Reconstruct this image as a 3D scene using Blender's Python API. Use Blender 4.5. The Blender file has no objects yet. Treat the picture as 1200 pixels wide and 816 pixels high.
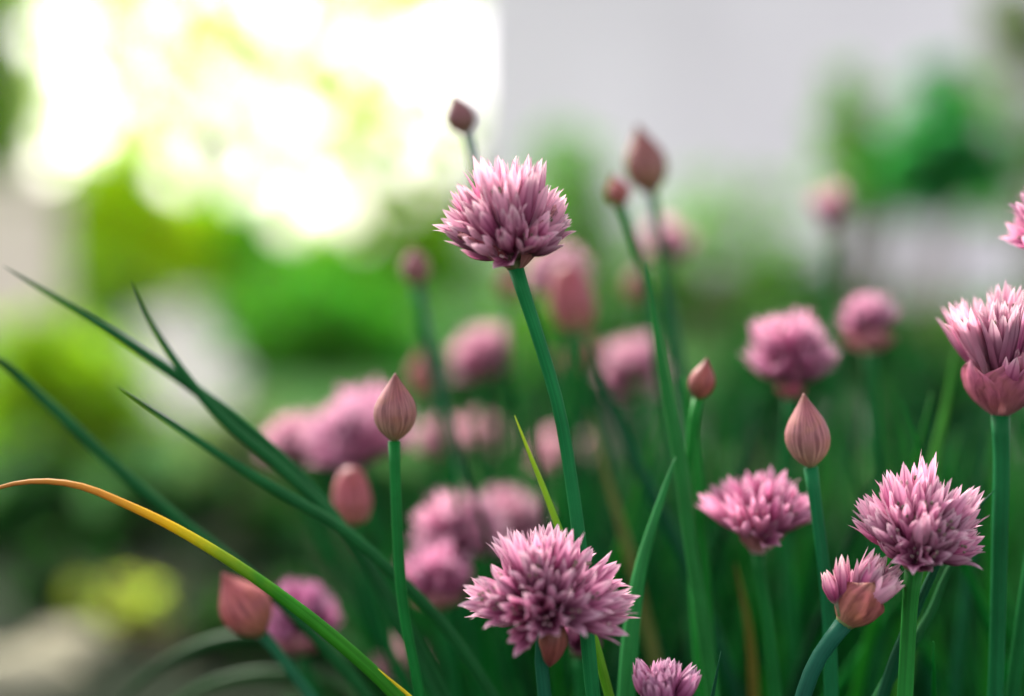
import bpy, math, random
import numpy as np
from mathutils import Vector, Matrix, Quaternion

S = bpy.context.scene
COL = S.collection
R = math.radians
rng = np.random.default_rng(11)
random.seed(11)

# ------------------------------------------------------------------ camera
PITCH = R(4.0)
CAM = Vector((0, 0, 0.30))
LENS, SENSOR = 50.0, 36.0
K = SENSOR / LENS / 1200.0
FOCUS = 0.340
cam_data = bpy.data.cameras.new('camera')
cam = bpy.data.objects.new('camera', cam_data)
COL.objects.link(cam)
cam_data.lens = LENS
cam_data.sensor_width = SENSOR
cam_data.clip_start = 0.02
cam_data.clip_end = 1000
cam.location = CAM
cam.rotation_euler = (math.pi / 2 - PITCH, 0, 0)
cam_data.dof.use_dof = True
cam_data.dof.focus_distance = FOCUS
cam_data.dof.aperture_fstop = 2.7
cam_data.dof.aperture_blades = 0
S.camera = cam
RIGHT = Vector((1, 0, 0))
FWD = Vector((0, math.cos(PITCH), -math.sin(PITCH)))
UP = Vector((0, math.sin(PITCH), math.cos(PITCH)))


def P(px, py, z):
    """point in the garden seen at photo pixel (px, py), z metres ahead of the lens"""
    return CAM + FWD * z + RIGHT * ((px - 600) * K * z) + UP * ((408 - py) * K * z)


# ------------------------------------------------------------------ world + sun
SUN_EL, SUN_AZ = R(43), R(-30)
W = bpy.data.worlds.new('World')
S.world = W
W.use_nodes = True
nt = W.node_tree
sky = nt.nodes.new('ShaderNodeTexSky')
sky.sky_type = 'NISHITA'
sky.sun_disc = False
sky.sun_elevation = SUN_EL
sky.sun_rotation = SUN_AZ
sky.air_density = 1.0
sky.dust_density = 2.5
sky.ozone_density = 1.0
bg = nt.nodes['Background']
hz = nt.nodes.new('ShaderNodeHueSaturation')      # thin bright haze takes most of the blue out of the sky
hz.inputs['Saturation'].default_value = 0.32
nt.links.new(sky.outputs[0], hz.inputs['Color'])
wt = nt.nodes.new('ShaderNodeMix')
wt.data_type, wt.blend_type = 'RGBA', 'MULTIPLY'
wt.inputs[0].default_value = 1.0
wt.inputs[7].default_value = (1.05, 0.985, 0.97, 1)
nt.links.new(hz.outputs[0], wt.inputs[6])
nt.links.new(wt.outputs[2], bg.inputs[0])
bg.inputs[1].default_value = 0.13
sl = bpy.data.lights.new('sun', 'SUN')
sl.energy = 2.6
sl.angle = R(14)
sl.color = (1.0, 0.95, 0.86)
sun = bpy.data.objects.new('sun', sl)
COL.objects.link(sun)
sdir = Vector((math.sin(SUN_AZ) * math.cos(SUN_EL), math.cos(SUN_AZ) * math.cos(SUN_EL), math.sin(SUN_EL)))
sun.rotation_euler = sdir.to_track_quat('Z', 'Y').to_euler()
sun.location = (-2, 4, 6)
S.view_settings.view_transform = 'Standard'
S.view_settings.look = 'None'
S.view_settings.gamma = 1.0
S.view_settings.exposure = 1.98
S.view_settings.use_curve_mapping = False
S.render.engine = 'CYCLES'
S.cycles.use_denoising = True
S.cycles.max_bounces = 8
S.cycles.diffuse_bounces = 4
S.cycles.transmission_bounces = 6
S.cycles.sample_clamp_indirect = 2.0
S.cycles.sample_clamp_direct = 5.0
S.render.film_transparent = False


# ------------------------------------------------------------------ helpers
class MB:
    """collects vertices, faces and one 4-number attribute per vertex"""
    def __init__(self):
        self.v, self.f, self.a, self.n = [], [], [], 0

    def add(self, v, f, a=None):
        v = np.asarray(v, float).reshape(-1, 3)
        if a is None:
            a = np.tile([.5, .5, 0, .5], (len(v), 1))
        self.v.append(v)
        self.a.append(np.asarray(a, float).reshape(-1, 4))
        self.f += [tuple(i + self.n for i in q) for q in f]
        self.n += len(v)

    def add_many(self, v, f, a):
        """v (n,k,3), f list of k-index tuples, a (n,k,4)"""
        n, k = v.shape[:2]
        for i in range(n):
            b = self.n + i * k
            self.f += [tuple(j + b for j in q) for q in f]
        self.v.append(v.reshape(-1, 3))
        self.a.append(a.reshape(-1, 4))
        self.n += n * k

    def mesh(self, name, smooth=True):
        me = bpy.data.meshes.new(name)
        V = np.concatenate(self.v)
        me.from_pydata(V.tolist(), [], self.f)
        at = me.attributes.new('tp', 'FLOAT_COLOR', 'POINT')
        at.data.foreach_set('color', np.concatenate(self.a).astype(np.float32).ravel())
        me.polygons.foreach_set('use_smooth', [smooth] * len(me.polygons))
        me.update()
        return me

    def build(self, name, mat, parent=None, loc=(0, 0, 0), smooth=True, color=None):
        me = self.mesh(name, smooth)
        me.materials.append(mat)
        return link(name, me, parent, loc, color)


def link(name, me, parent=None, loc=(0, 0, 0), color=None):
    o = bpy.data.objects.new(name, me)
    COL.objects.link(o)
    o.location = loc
    if parent is not None:
        o.parent = parent
    if color is not None:
        o.color = (*color, 1)
    return o


def tag(o, label, cat, group=None, kind=None):
    if label:
        o['label'] = label
    if cat:
        o['category'] = cat
    if group:
        o['group'] = group
    if kind:
        o['kind'] = kind
    return o


def thing(name, label, cat, loc=(0, 0, 0), group=None):
    o = bpy.data.objects.new(name, None)
    COL.objects.link(o)
    o.empty_display_size = .02
    o.location = loc
    return tag(o, label, cat, group)


def structure(name, mb, mat, loc=(0, 0, 0), smooth=False):
    o = mb.build(name, mat, None, loc, smooth)
    o['kind'] = 'structure'
    return o


def catmull(pts, n):
    """smooth curve through the points, spaced by their true distances"""
    p = np.array([np.array(q, float) for q in pts])
    d = np.concatenate([[0], np.cumsum(np.maximum(np.linalg.norm(np.diff(p, axis=0), axis=1), 1e-7))])
    m = np.zeros_like(p)
    sl_ = np.diff(p, axis=0) / np.diff(d)[:, None]
    h_ = np.diff(d)[:, None]
    m[0], m[-1] = sl_[0], sl_[-1]
    m[1:-1] = (sl_[:-1] * h_[1:] + sl_[1:] * h_[:-1]) / (h_[1:] + h_[:-1])
    s_ = np.linspace(0, d[-1], n)
    k = np.clip(np.searchsorted(d, s_, 'right') - 1, 0, len(p) - 2)
    h = (d[k + 1] - d[k])[:, None]
    t = ((s_ - d[k])[:, None]) / h
    return ((2 * t ** 3 - 3 * t * t + 1) * p[k] + (t ** 3 - 2 * t * t + t) * h * m[k]
            + (-2 * t ** 3 + 3 * t * t) * p[k + 1] + (t ** 3 - t * t) * h * m[k + 1])


def tube(mb, path, rad, sides=10, rand=.5, cap=True, t0=0., t1=1., flat=1.0):
    path = np.asarray(path, float)
    n = len(path)
    tan = np.gradient(path, axis=0)
    tan /= np.linalg.norm(tan, axis=1)[:, None] + 1e-12
    ref = np.array([0.31, 1, 0.17]) if abs(tan[0][1]) < .8 else np.array([1., 0.1, 0])
    nrm = ref - tan[0] * ref.dot(tan[0])
    nrm /= np.linalg.norm(nrm)
    vs, at = [], []
    for i in range(n):
        nrm = nrm - tan[i] * nrm.dot(tan[i])
        nrm /= np.linalg.norm(nrm)
        bn = np.cross(tan[i], nrm)
        for j in range(sides):
            a = 2 * math.pi * j / sides
            vs.append(path[i] + rad[i] * (math.cos(a) * nrm * flat + math.sin(a) * bn))
            at.append((j / sides, t0 + (t1 - t0) * i / (n - 1), 0, rand))
    fs = []
    for i in range(n - 1):
        for j in range(sides):
            k = (j + 1) % sides
            fs.append((i * sides + j, i * sides + k, (i + 1) * sides + k, (i + 1) * sides + j))
    if cap:
        fs.append(tuple(range(sides - 1, -1, -1)))
        fs.append(tuple((n - 1) * sides + j for j in range(sides)))
    mb.add(vs, fs, at)


def box(mb, x0, x1, y0, y1, z0, z1, rand=.5):
    v = [(x, y, z) for z in (z0, z1) for y in (y0, y1) for x in (x0, x1)]
    f = [(0, 2, 3, 1), (4, 5, 7, 6), (0, 1, 5, 4), (2, 6, 7, 3), (0, 4, 6, 2), (1, 3, 7, 5)]
    mb.add(v, f, [(.5, .5, 0, rand)] * 8)


# ------------------------------------------------------------------ materials
def new_mat(name):
    m = bpy.data.materials.new(name)
    m.use_nodes = True
    t = m.node_tree
    b = t.nodes['Principled BSDF']
    return m, t, b, t.nodes['Material Output']


def N(t, typ, **kw):
    n = t.nodes.new(typ)
    for k, v in kw.items():
        setattr(n, k, v)
    return n


def ramp(t, stops, fac=None):
    r = N(t, 'ShaderNodeValToRGB')
    e = r.color_ramp.elements
    while len(e) < len(stops):
        e.new(.5)
    for q, (p, c) in zip(e, stops):
        q.position = p
        q.color = (*c, 1)
    if fac is not None:
        t.links.new(fac, r.inputs[0])
    return r.outputs[0]


def math_n(t, op, a, b=None, c=None, clamp=False):
    n = N(t, 'ShaderNodeMath', operation=op)
    n.use_clamp = clamp
    for i, x in enumerate((a, b, c)):
        if x is None:
            continue
        if isinstance(x, (int, float)):
            n.inputs[i].default_value = x
        else:
            t.links.new(x, n.inputs[i])
    return n.outputs[0]


def mix_c(t, fac, a, b, mode='MIX'):
    n = N(t, 'ShaderNodeMix', data_type='RGBA', blend_type=mode)
    for i, x in ((0, fac), (6, a), (7, b)):
        if isinstance(x, (int, float)):
            n.inputs[i].default_value = x
        elif isinstance(x, tuple):
            n.inputs[i].default_value = (*x, 1)
        else:
            t.links.new(x, n.inputs[i])
    return n.outputs[2]


def attr(t):
    a = N(t, 'ShaderNodeAttribute', attribute_name='tp')
    s = N(t, 'ShaderNodeSeparateColor')
    t.links.new(a.outputs['Color'], s.inputs[0])
    return s.outputs[0], s.outputs[1], s.outputs[2], a.outputs['Alpha']


def noise(t, scale, detail=3., vec=None, rough=.55):
    n = N(t, 'ShaderNodeTexNoise')
    n.inputs['Scale'].default_value = scale
    n.inputs['Detail'].default_value = detail
    n.inputs['Roughness'].default_value = rough
    if vec is not None:
        t.links.new(vec, n.inputs['Vector'])
    return n.outputs['Fac']


def objco(t):
    return N(t, 'ShaderNodeTexCoord').outputs['Object']


def thin_leafy(t, b, out, col, trans_gain, fac, tint=(1, 1, 1)):
    """part of the light passes through the thin tissue"""
    tr = N(t, 'ShaderNodeBsdfTranslucent')
    c = mix_c(t, 1.0, col, tuple(trans_gain * x for x in tint), 'MULTIPLY')
    t.links.new(c, tr.inputs[0])
    mx = N(t, 'ShaderNodeMixShader')
    mx.inputs[0].default_value = fac
    t.links.new(b.outputs[0], mx.inputs[1])
    t.links.new(tr.outputs[0], mx.inputs[2])
    t.links.new(mx.outputs[0], out.inputs[0])


def mat_petal():
    m, t, b, out = new_mat('chive_petal')
    u, v, k, r = attr(t)
    info = N(t, 'ShaderNodeObjectInfo')
    rr = math_n(t, 'FRACT', math_n(t, 'ADD', r, info.outputs['Random']))
    base = ramp(t, [(0, (.16, .24, .07)), (.26, (.30, .24, .20)), (.40, (.31, .075, .165)), (.62, (.50, .165, .295)),
                    (.82, (.66, .32, .44)), (1, (.82, .62, .65))], v)
    # darker rib along the middle of each tepal, finer veins at its sides
    d = math_n(t, 'ABSOLUTE', math_n(t, 'SUBTRACT', u, .5))
    rib = math_n(t, 'SUBTRACT', 1, math_n(t, 'MULTIPLY', d, 7.), None, True)
    rib = math_n(t, 'MULTIPLY', rib, math_n(t, 'MULTIPLY', k, .75))
    c = mix_c(t, rib, base, (.26, .05, .135))
    pale = mix_c(t, math_n(t, 'MULTIPLY', math_n(t, 'GREATER_THAN', rr, .8), .45), c, (.80, .58, .64))
    hsv = N(t, 'ShaderNodeHueSaturation')
    t.links.new(pale, hsv.inputs['Color'])
    hsv.inputs['Hue'].default_value = .5
    t.links.new(math_n(t, 'MULTIPLY_ADD', rr, .35, .84), hsv.inputs['Saturation'])
    t.links.new(math_n(t, 'MULTIPLY_ADD', rr, .45, .74), hsv.inputs['Value'])
    c2 = mix_c(t, 1.0, hsv.outputs[0], info.outputs['Color'], 'MULTIPLY')
    t.links.new(c2, b.inputs['Base Color'])
    b.inputs['Roughness'].default_value = .55
    b.inputs['Specular IOR Level'].default_value = .3
    nz = noise(t, 900, 2, objco(t))
    bp = N(t, 'ShaderNodeBump')
    bp.inputs['Strength'].default_value = .25
    bp.inputs['Distance'].default_value = .0003
    t.links.new(nz, bp.inputs['Height'])
    t.links.new(bp.outputs[0], b.inputs['Normal'])
    thin_leafy(t, b, out, c2, 1.0, .38)
    return m


def mat_paper(name, stops, trans=.25):
    """papery sheath with long veins"""
    m, t, b, out = new_mat(name)
    u, v, k, r = attr(t)
    info = N(t, 'ShaderNodeObjectInfo')
    base = ramp(t, stops, v)
    cv = N(t, 'ShaderNodeCombineXYZ')
    wob = math_n(t, 'MULTIPLY', math_n(t, 'SUBTRACT', noise(t, 130, 3, objco(t)), .5), 2.2)
    t.links.new(math_n(t, 'ADD', math_n(t, 'MULTIPLY', u, 21), wob), cv.inputs[0])
    t.links.new(math_n(t, 'MULTIPLY', v, 1.6), cv.inputs[1])
    t.links.new(math_n(t, 'MULTIPLY', info.outputs['Random'], 40), cv.inputs[2])
    ve = noise(t, 1.0, 3, cv.outputs[0])
    veins = ramp(t, [(.34, (.50, .42, .44)), (.62, (1.12, 1.1, 1.08))], ve)
    c = mix_c(t, 1.0, base, veins, 'MULTIPLY')
    bl = noise(t, 260, 3, objco(t))
    c = mix_c(t, math_n(t, 'MULTIPLY', math_n(t, 'SUBTRACT', bl, .45, None, True), 1.6), c, (.34, .16, .09))
    c = mix_c(t, 1.0, c, info.outputs['Color'], 'MULTIPLY')
    t.links.new(c, b.inputs['Base Color'])
    b.inputs['Roughness'].default_value = .5
    b.inputs['Specular IOR Level'].default_value = .35
    bp = N(t, 'ShaderNodeBump')
    bp.inputs['Strength'].default_value = .5
    bp.inputs['Distance'].default_value = .0004
    t.links.new(ve, bp.inputs['Height'])
    t.links.new(bp.outputs[0], b.inputs['Normal'])
    thin_leafy(t, b, out, c, 1.0, trans)
    return m


def mat_green(name, tipped=None):
    """stem or leaf of a chive: object colour, fine length-wise lines, slightly waxy"""
    m, t, b, out = new_mat(name)
    u, v, k, r = attr(t)
    info = N(t, 'ShaderNodeObjectInfo')
    cv = N(t, 'ShaderNodeCombineXYZ')
    t.links.new(math_n(t, 'MULTIPLY', u, 22), cv.inputs[0])
    t.links.new(math_n(t, 'MULTIPLY', v, 5), cv.inputs[1])
    t.links.new(math_n(t, 'MULTIPLY', info.outputs['Random'], 30), cv.inputs[2])
    ln = noise(t, 1, 3, cv.outputs[0])
    mott = noise(t, 70, 4, objco(t))
    f = math_n(t, 'MULTIPLY_ADD', ln, .9, math_n(t, 'MULTIPLY_ADD', mott, .8, .12))
    f = math_n(t, 'MULTIPLY', f, math_n(t, 'MULTIPLY_ADD', r, 1.5, .25))
    cc = N(t, 'ShaderNodeCombineColor')
    for i in range(3):
        t.links.new(f, cc.inputs[i])
    c = mix_c(t, 1.0, info.outputs['Color'], cc.outputs[0], 'MULTIPLY')
    if tipped:
        v2 = math_n(t, 'ADD', v, math_n(t, 'MULTIPLY_ADD', noise(t, 150, 4, objco(t)), .16, -.08))
        c = mix_c(t, ramp(t, tipped[0], v2), c, ramp(t, tipped[1], v2))
    t.links.new(c, b.inputs['Base Color'])
    b.inputs['Roughness'].default_value = .5
    b.inputs['Specular IOR Level'].default_value = .09
    bp = N(t, 'ShaderNodeBump')
    bp.inputs['Strength'].default_value = .3
    bp.inputs['Distance'].default_value = .0003
    t.links.new(ln, bp.inputs['Height'])
    t.links.new(bp.outputs[0], b.inputs['Normal'])
    thin_leafy(t, b, out, c, 1.3, .22, (1.1, 1.1, .6))
    return m


def mat_foliage():
    m, t, b, out = new_mat('garden_leaf')
    u, v, k, r = attr(t)
    info = N(t, 'ShaderNodeObjectInfo')
    hsv = N(t, 'ShaderNodeHueSaturation')
    t.links.new(info.outputs['Color'], hsv.inputs['Color'])
    t.links.new(math_n(t, 'MULTIPLY_ADD', r, .07, .465), hsv.inputs['Hue'])
    t.links.new(math_n(t, 'MULTIPLY_ADD', r, 1.0, .5), hsv.inputs['Value'])
    t.links.new(hsv.outputs[0], b.inputs['Base Color'])
    b.inputs['Roughness'].default_value = .6
    b.inputs['Specular IOR Level'].default_value = .08
    thin_leafy(t, b, out, hsv.outputs[0], 2.0, .5, (.9, 1.05, .4))
    return m


def mat_plain(name, c0, c1, scale, rough=.85, bump=.3, dist=.01):
    m, t, b, out = new_mat(name)
    o = objco(t)
    n1 = noise(t, scale, 6, o)
    n2 = noise(t, scale * .17, 3, o)
    f = math_n(t, 'MULTIPLY_ADD', n1, .6, math_n(t, 'MULTIPLY', n2, .4))
    c = ramp(t, [(.32, c0), (.68, c1)], f)
    t.links.new(c, b.inputs['Base Color'])
    b.inputs['Roughness'].default_value = rough
    b.inputs['Specular IOR Level'].default_value = .1 if rough > .6 else .5
    bp = N(t, 'ShaderNodeBump')
    bp.inputs['Strength'].default_value = bump
    bp.inputs['Distance'].default_value = dist
    t.links.new(n1, bp.inputs['Height'])
    t.links.new(bp.outputs[0], b.inputs['Normal'])
    return m


def mat_ground():
    m, t, b, out = new_mat('garden_ground')
    o = objco(t)
    grass = ramp(t, [(.3, (.010, .05, .008)), (.7, (.035, .12, .018))], noise(t, 14, 6, o))
    soil = ramp(t, [(.3, (.003, .006, .003)), (.7, (.010, .018, .007))], noise(t, 90, 6, o))
    sep = N(t, 'ShaderNodeSeparateXYZ')
    t.links.new(o, sep.inputs[0])
    edge = math_n(t, 'ADD', sep.outputs[1], math_n(t, 'MULTIPLY', noise(t, 3, 3, o), .5))
    lawn = math_n(t, 'MULTIPLY', math_n(t, 'SUBTRACT', edge, 1.75), 6, None, True)
    t.links.new(mix_c(t, lawn, soil, grass), b.inputs['Base Color'])
    b.inputs['Roughness'].default_value = .95
    b.inputs['Specular IOR Level'].default_value = .05
    bp = N(t, 'ShaderNodeBump')
    bp.inputs['Strength'].default_value = .6
    bp.inputs['Distance'].default_value = .02
    t.links.new(noise(t, 60, 6, o), bp.inputs['Height'])
    t.links.new(bp.outputs[0], b.inputs['Normal'])
    return m


M_PETAL = mat_petal()
M_BRACT = mat_paper('papery_bract', [(0, (.40, .26, .22)), (.3, (.44, .19, .20)), (.75, (.46, .15, .21)), (1, (.62, .36, .36))], .3)
M_BUD = mat_paper('bud_sheath', [(0, (.30, .34, .14)), (.10, (.38, .30, .20)), (.4, (.35, .172, .175)), (.75, (.33, .118, .138)), (1, (.20, .07, .06))], .18)
M_STEM = mat_green('chive_stem')
M_LEAF = mat_green('chive_leaf')
M_YELLOW = mat_green('yellowing_leaf', ([(.0, (0, 0, 0)), (.28, (0, 0, 0)), (.50, (1, 1, 1)), (1, (1, 1, 1))],
                                        [(.30, (.10, .30, .012)), (.46, (.40, .42, .012)), (.57, (.62, .40, .010)), (.68, (.52, .24, .03)), (1, (.36, .16, .05))]))
M_TIPPED = mat_green('lime_tipped_leaf', ([(.6, (0, 0, 0)), (1, (1, 1, 1))], [(.6, (.12, .34, .02)), (1, (.42, .55, .03))]))
M_FOL = mat_foliage()
M_BARK = mat_plain('bark', (.07, .05, .035), (.2, .15, .1), 30)
M_WALL = mat_plain('pale_render', (.74, .68, .715), (.97, .90, .945), .9, .9, .15, .004)
M_BEIGE = mat_plain('beige_render', (.78, .64, .54), (.88, .75, .64), 12, .9, .2, .004)
M_STONE = mat_plain('pale_stone', (.24, .225, .15), (.40, .375, .26), 14, .85, .5, .01)
M_PAVE = mat_plain('pale_paving', (.10, .102, .098), (.20, .20, .19), 11, .9, .4, .006)
M_ROOF = mat_plain('roof_tile', (.12, .06, .045), (.24, .12, .09), 20)
M_GLASS = mat_plain('window_glass', (.03, .035, .04), (.05, .055, .06), 2, .08, 0)
M_FRAME = mat_plain('white_paint', (.72, .72, .70), (.82, .82, .8), 6, .5, .05)
M_GROUND = mat_ground()

# ------------------------------------------------------------------ the setting
g = MB()
n = 60
xs = np.sign(np.linspace(-1, 1, n)) * np.abs(np.linspace(-1, 1, n)) ** 3 * 400
gv = [(x, y, 0) for y in xs for x in xs]
g.add(gv, [(j * n + i, j * n + i + 1, (j + 1) * n + i + 1, (j + 1) * n + i) for j in range(n - 1) for i in range(n - 1)])
structure('ground', g, M_GROUND)

# paving: a curving path of flags that leads away to the left, and a strip across behind the bed
pv = MB()


def flag(cx, cy, w, d, rot):
    c, s = math.cos(rot), math.sin(rot)
    out = []
    for (a, b_) in ((-1, -1), (1, -1), (1, 1), (-1, 1)):
        x, y = a * w / 2 * random.uniform(.94, 1), b_ * d / 2 * random.uniform(.94, 1)
        out.append((cx + x * c - y * s, cy + x * s + y * c))
    v = [(x, y, -.02) for x, y in out] + [(x, y, .024) for x, y in out]
    v += [(cx + (x - cx) * .97, cy + (y - cy) * .97, .03) for x, y in out]
    f = [(8, 9, 10, 11)]
    for i in range(4):
        j = (i + 1) % 4
        f += [(i, j, 4 + j, 4 + i), (4 + i, 4 + j, 8 + j, 8 + i)]
    pv.add(v, f)


for i in range(12):
    y = 2.6 + i * .62
    x = -.62 - .235 * (y - 2.6) + .04 * math.sin(i)
    flag(x, y, .24, .58, .2 + random.uniform(-.05, .05))
for i in range(6):
    flag(.3 + i * .42 + random.uniform(-.02, .02), 2.2 + .03 * i, .40, .40, random.uniform(-.04, .04))
structure('path', pv, M_PAVE)

# house with a pale rendered wall
h = thing('house', 'pale lavender grey rendered house wall rising behind the garden shrubs', 'house', (3.6, 9, 0))
w_ = MB(); box(w_, -3.85, 4.2, 0, 6, -.1, 5.2); w_.build('wall', M_WALL, h, smooth=False)
rf = MB()
rf.add([(-4.1, -.4, 5.1), (4.5, -.4, 5.1), (4.5, 6.4, 5.1), (-4.1, 6.4, 5.1), (-4.1, 3, 7.6), (4.5, 3, 7.6)],
       [(0, 1, 5, 4), (2, 3, 4, 5), (0, 4, 3), (1, 2, 5), (0, 3, 2, 1)])
rf.build('roof', M_ROOF, h, smooth=False)
for wx in (-2.2, .6, 3.0):
    fr = MB()
    for (a, b_, c, d) in ((-.55, .55, 2.7, 2.78), (-.55, .55, 4.1, 4.18), (-.55, -.47, 2.78, 4.1), (.47, .55, 2.78, 4.1), (-.03, .03, 2.78, 4.1)):
        box(fr, wx + a, wx + b_, -.05, -.003, c, d)
    win = fr.build('window', M_FRAME, h, smooth=False)
    gl = MB(); box(gl, wx - .468, wx + .468, -.02, -.004, 2.781, 4.099); gl.build('pane', M_GLASS, win, smooth=False)

# low beige garden wall at the left edge
gw = thing('garden_wall', 'low beige rendered garden wall ending beside the lime green shrub', 'garden wall', (-2.25, 5.1, 0))
b1 = MB(); box(b1, -1.6, .58, 0, .22, -.05, .50); b1.build('wall', M_BEIGE, gw, smooth=False)
b1 = MB(); box(b1, -1.62, .61, -.03, .25, .502, .56); b1.build('coping', M_BEIGE, gw, smooth=False)


# ------------------------------------------------------------------ garden foliage
def rand_dirs(n):
    d = rng.normal(size=(n, 3))
    return d / np.linalg.norm(d, axis=1)[:, None]


LEAF_F = [(0, 1, 2), (0, 2, 3), (1, 4, 2), (3, 2, 4)]


def leaf_cloud(mb, centers, size, wide=.5):
    n = len(centers)
    d = rand_dirs(n)
    d[:, 2] *= .7
    d /= np.linalg.norm(d, axis=1)[:, None]
    s = np.cross(d, rand_dirs(n))
    s /= np.linalg.norm(s, axis=1)[:, None] + 1e-9
    nn = np.cross(d, s)
    L = (size * rng.uniform(.6, 1.25, n))[:, None]
    base = centers - d * L * .5
    mid = centers + nn * L * -.06
    v = np.stack([base, centers + s * L * wide * .5 + nn * L * .08, mid, centers - s * L * wide * .5 + nn * L * .08, centers + d * L * .5 - nn * L * .08], 1)
    a = np.zeros((n, 5, 4))
    a[:, :, 3] = rng.uniform(0, 1, n)[:, None]
    mb.add_many(v, LEAF_F, a)


def clumped(center, rad, n, clumps, tight=.28, hollow=.35):
    """leaf positions gathered into clumps through an ellipsoid"""
    c = rand_dirs(clumps) * (rng.uniform(hollow, 1, clumps) ** .6)[:, None]
    k = rng.integers(0, clumps, n)
    p = c[k] + rng.normal(size=(n, 3)) * tight * rng.uniform(.5, 1.2, clumps)[k][:, None]
    return np.array(center) + p * np.array(rad)


def shrub(name, label, cat, loc, blobs, n, leaf, color, group=None, wide=.5, stems=5, clumps=22, tight=.26):
    t = thing(name, label, cat, loc, group)
    mb = MB()
    tot = sum(b[1][0] * b[1][2] for b in blobs)
    st = MB()
    for (c, r) in blobs:
        k = max(60, int(n * r[0] * r[2] / tot))
        p = clumped(c, r, k, clumps, tight)
        p = p[p[:, 2] > .01]
        leaf_cloud(mb, p, leaf, wide)
        for i in range(stems):
            e = np.array(c) + rand_dirs(1)[0] * np.array(r) * .6
            e[2] = max(e[2], .05)
            s0 = np.array([rng.normal() * .03, rng.normal() * .03, -.02])
            m_ = (s0 + e) / 2 + np.array([rng.normal() * .04, rng.normal() * .04, .05]) * r[0]
            path = catmull([s0, m_, e], 8)
            rr = max(.004, .03 * r[2])
            tube(st, path, np.linspace(rr, rr * .25, 8), 6)
    mb.build('foliage', M_FOL, t, smooth=False, color=color)
    st.build('stem', M_BARK, t)
    return t


def tree(label, loc, trunk_h, blobs, n, leaf, color, tr=.12, group=None, clumps=30, tight=.2):
    t = thing('garden_tree', label, 'tree', loc, group)
    mb, st = MB(), MB()
    top = np.array([.1, 0, trunk_h])
    tube(st, catmull([(0, 0, -.05), (.05, .05, trunk_h * .5), top], 12), np.linspace(tr, tr * .6, 12), 10)
    tot = sum(b[1][0] * b[1][2] for b in blobs)
    lm = MB()
    for (c, r) in blobs:
        p = clumped(c, r, max(80, int(n * r[0] * r[2] / tot)), clumps, tight)
        leaf_cloud(mb, p, leaf)
        for i in range(4):
            e = np.array(c) + rand_dirs(1)[0] * np.array(r) * .7
            m_ = (top + e) / 2 + np.array([0, 0, .15])
            tube(lm, catmull([top - (0, 0, .08), m_, e], 9), np.linspace(tr * .4, tr * .08, 9), 6)
    tk = st.build('trunk', M_BARK, t)
    lm.build('limb', M_BARK, tk)
    mb.build('crown', M_FOL, t, smooth=False, color=color)
    return t


def rel(px, py, z, loc):
    return tuple(P(px, py, z) - Vector(loc))


def ball(px, py, z, rpx, loc, sy=1., sz=1.):
    r = rpx * K * z
    return (rel(px, py, z, loc), (r, r * sy, r * sz))


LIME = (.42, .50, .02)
MID = (.06, .15, .025)
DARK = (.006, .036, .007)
BLUE = (.03, .20, .06)
FRESH = (.10, .22, .035)

# trees and tall shrubs far behind on the left, sky coming through
# far foliage: dense leaf masses with gaps where the bright sky comes through
GAPS = [(65, 195, 17), (100, 140, 32), (60, 150, 20), (150, 115, 42), (200, 198, 15), (255, 198, 26), (300, 195, 28), (235, 150, 36), (300, 140, 34), (345, 135, 26),
        (338, 256, 15), (358, 225, 22), (400, 238, 25), (285, 222, 16), (382, 158, 13), (430, 100, 24), (461, 186, 13), (520, 181, 14), (500, 120, 17),
        (490, 62, 26), (535, 40, 28), (548, 95, 18), (400, 60, 46), (440, 25, 30), (420, 130, 12), (345, 80, 40), (30, 40, 14), (560, 20, 20), (105, 225, 7), (150, 285, 6), (440, 300, 7), (230, 290, 7)]
BIG = {(65, 195): 23, (200, 198): 19, (255, 198): 24, (300, 195): 26, (338, 256): 19, (358, 225): 18, (400, 238): 24, (461, 186): 15, (520, 181): 15, (382, 158): 14, (490, 62): 30, (535, 40): 34, (548, 95): 26, (440, 25): 34, (500, 120): 19, (430, 100): 26, (560, 20): 24, (235, 150): 34, (300, 140): 34, (150, 115): 38, (100, 140): 34, (345, 135): 26}
GAPS = [(x, y, BIG.get((x, y), r * .82)) for x, y, r in GAPS] + [(120, 175, 9), (30, 215, 9), (185, 160, 8), (325, 300, 6), (425, 275, 7), (475, 235, 8), (500, 210, 8), (545, 150, 9), (470, 150, 8), (265, 110, 14), (200, 105, 16), (70, 105, 14), (395, 110, 9)]


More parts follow.
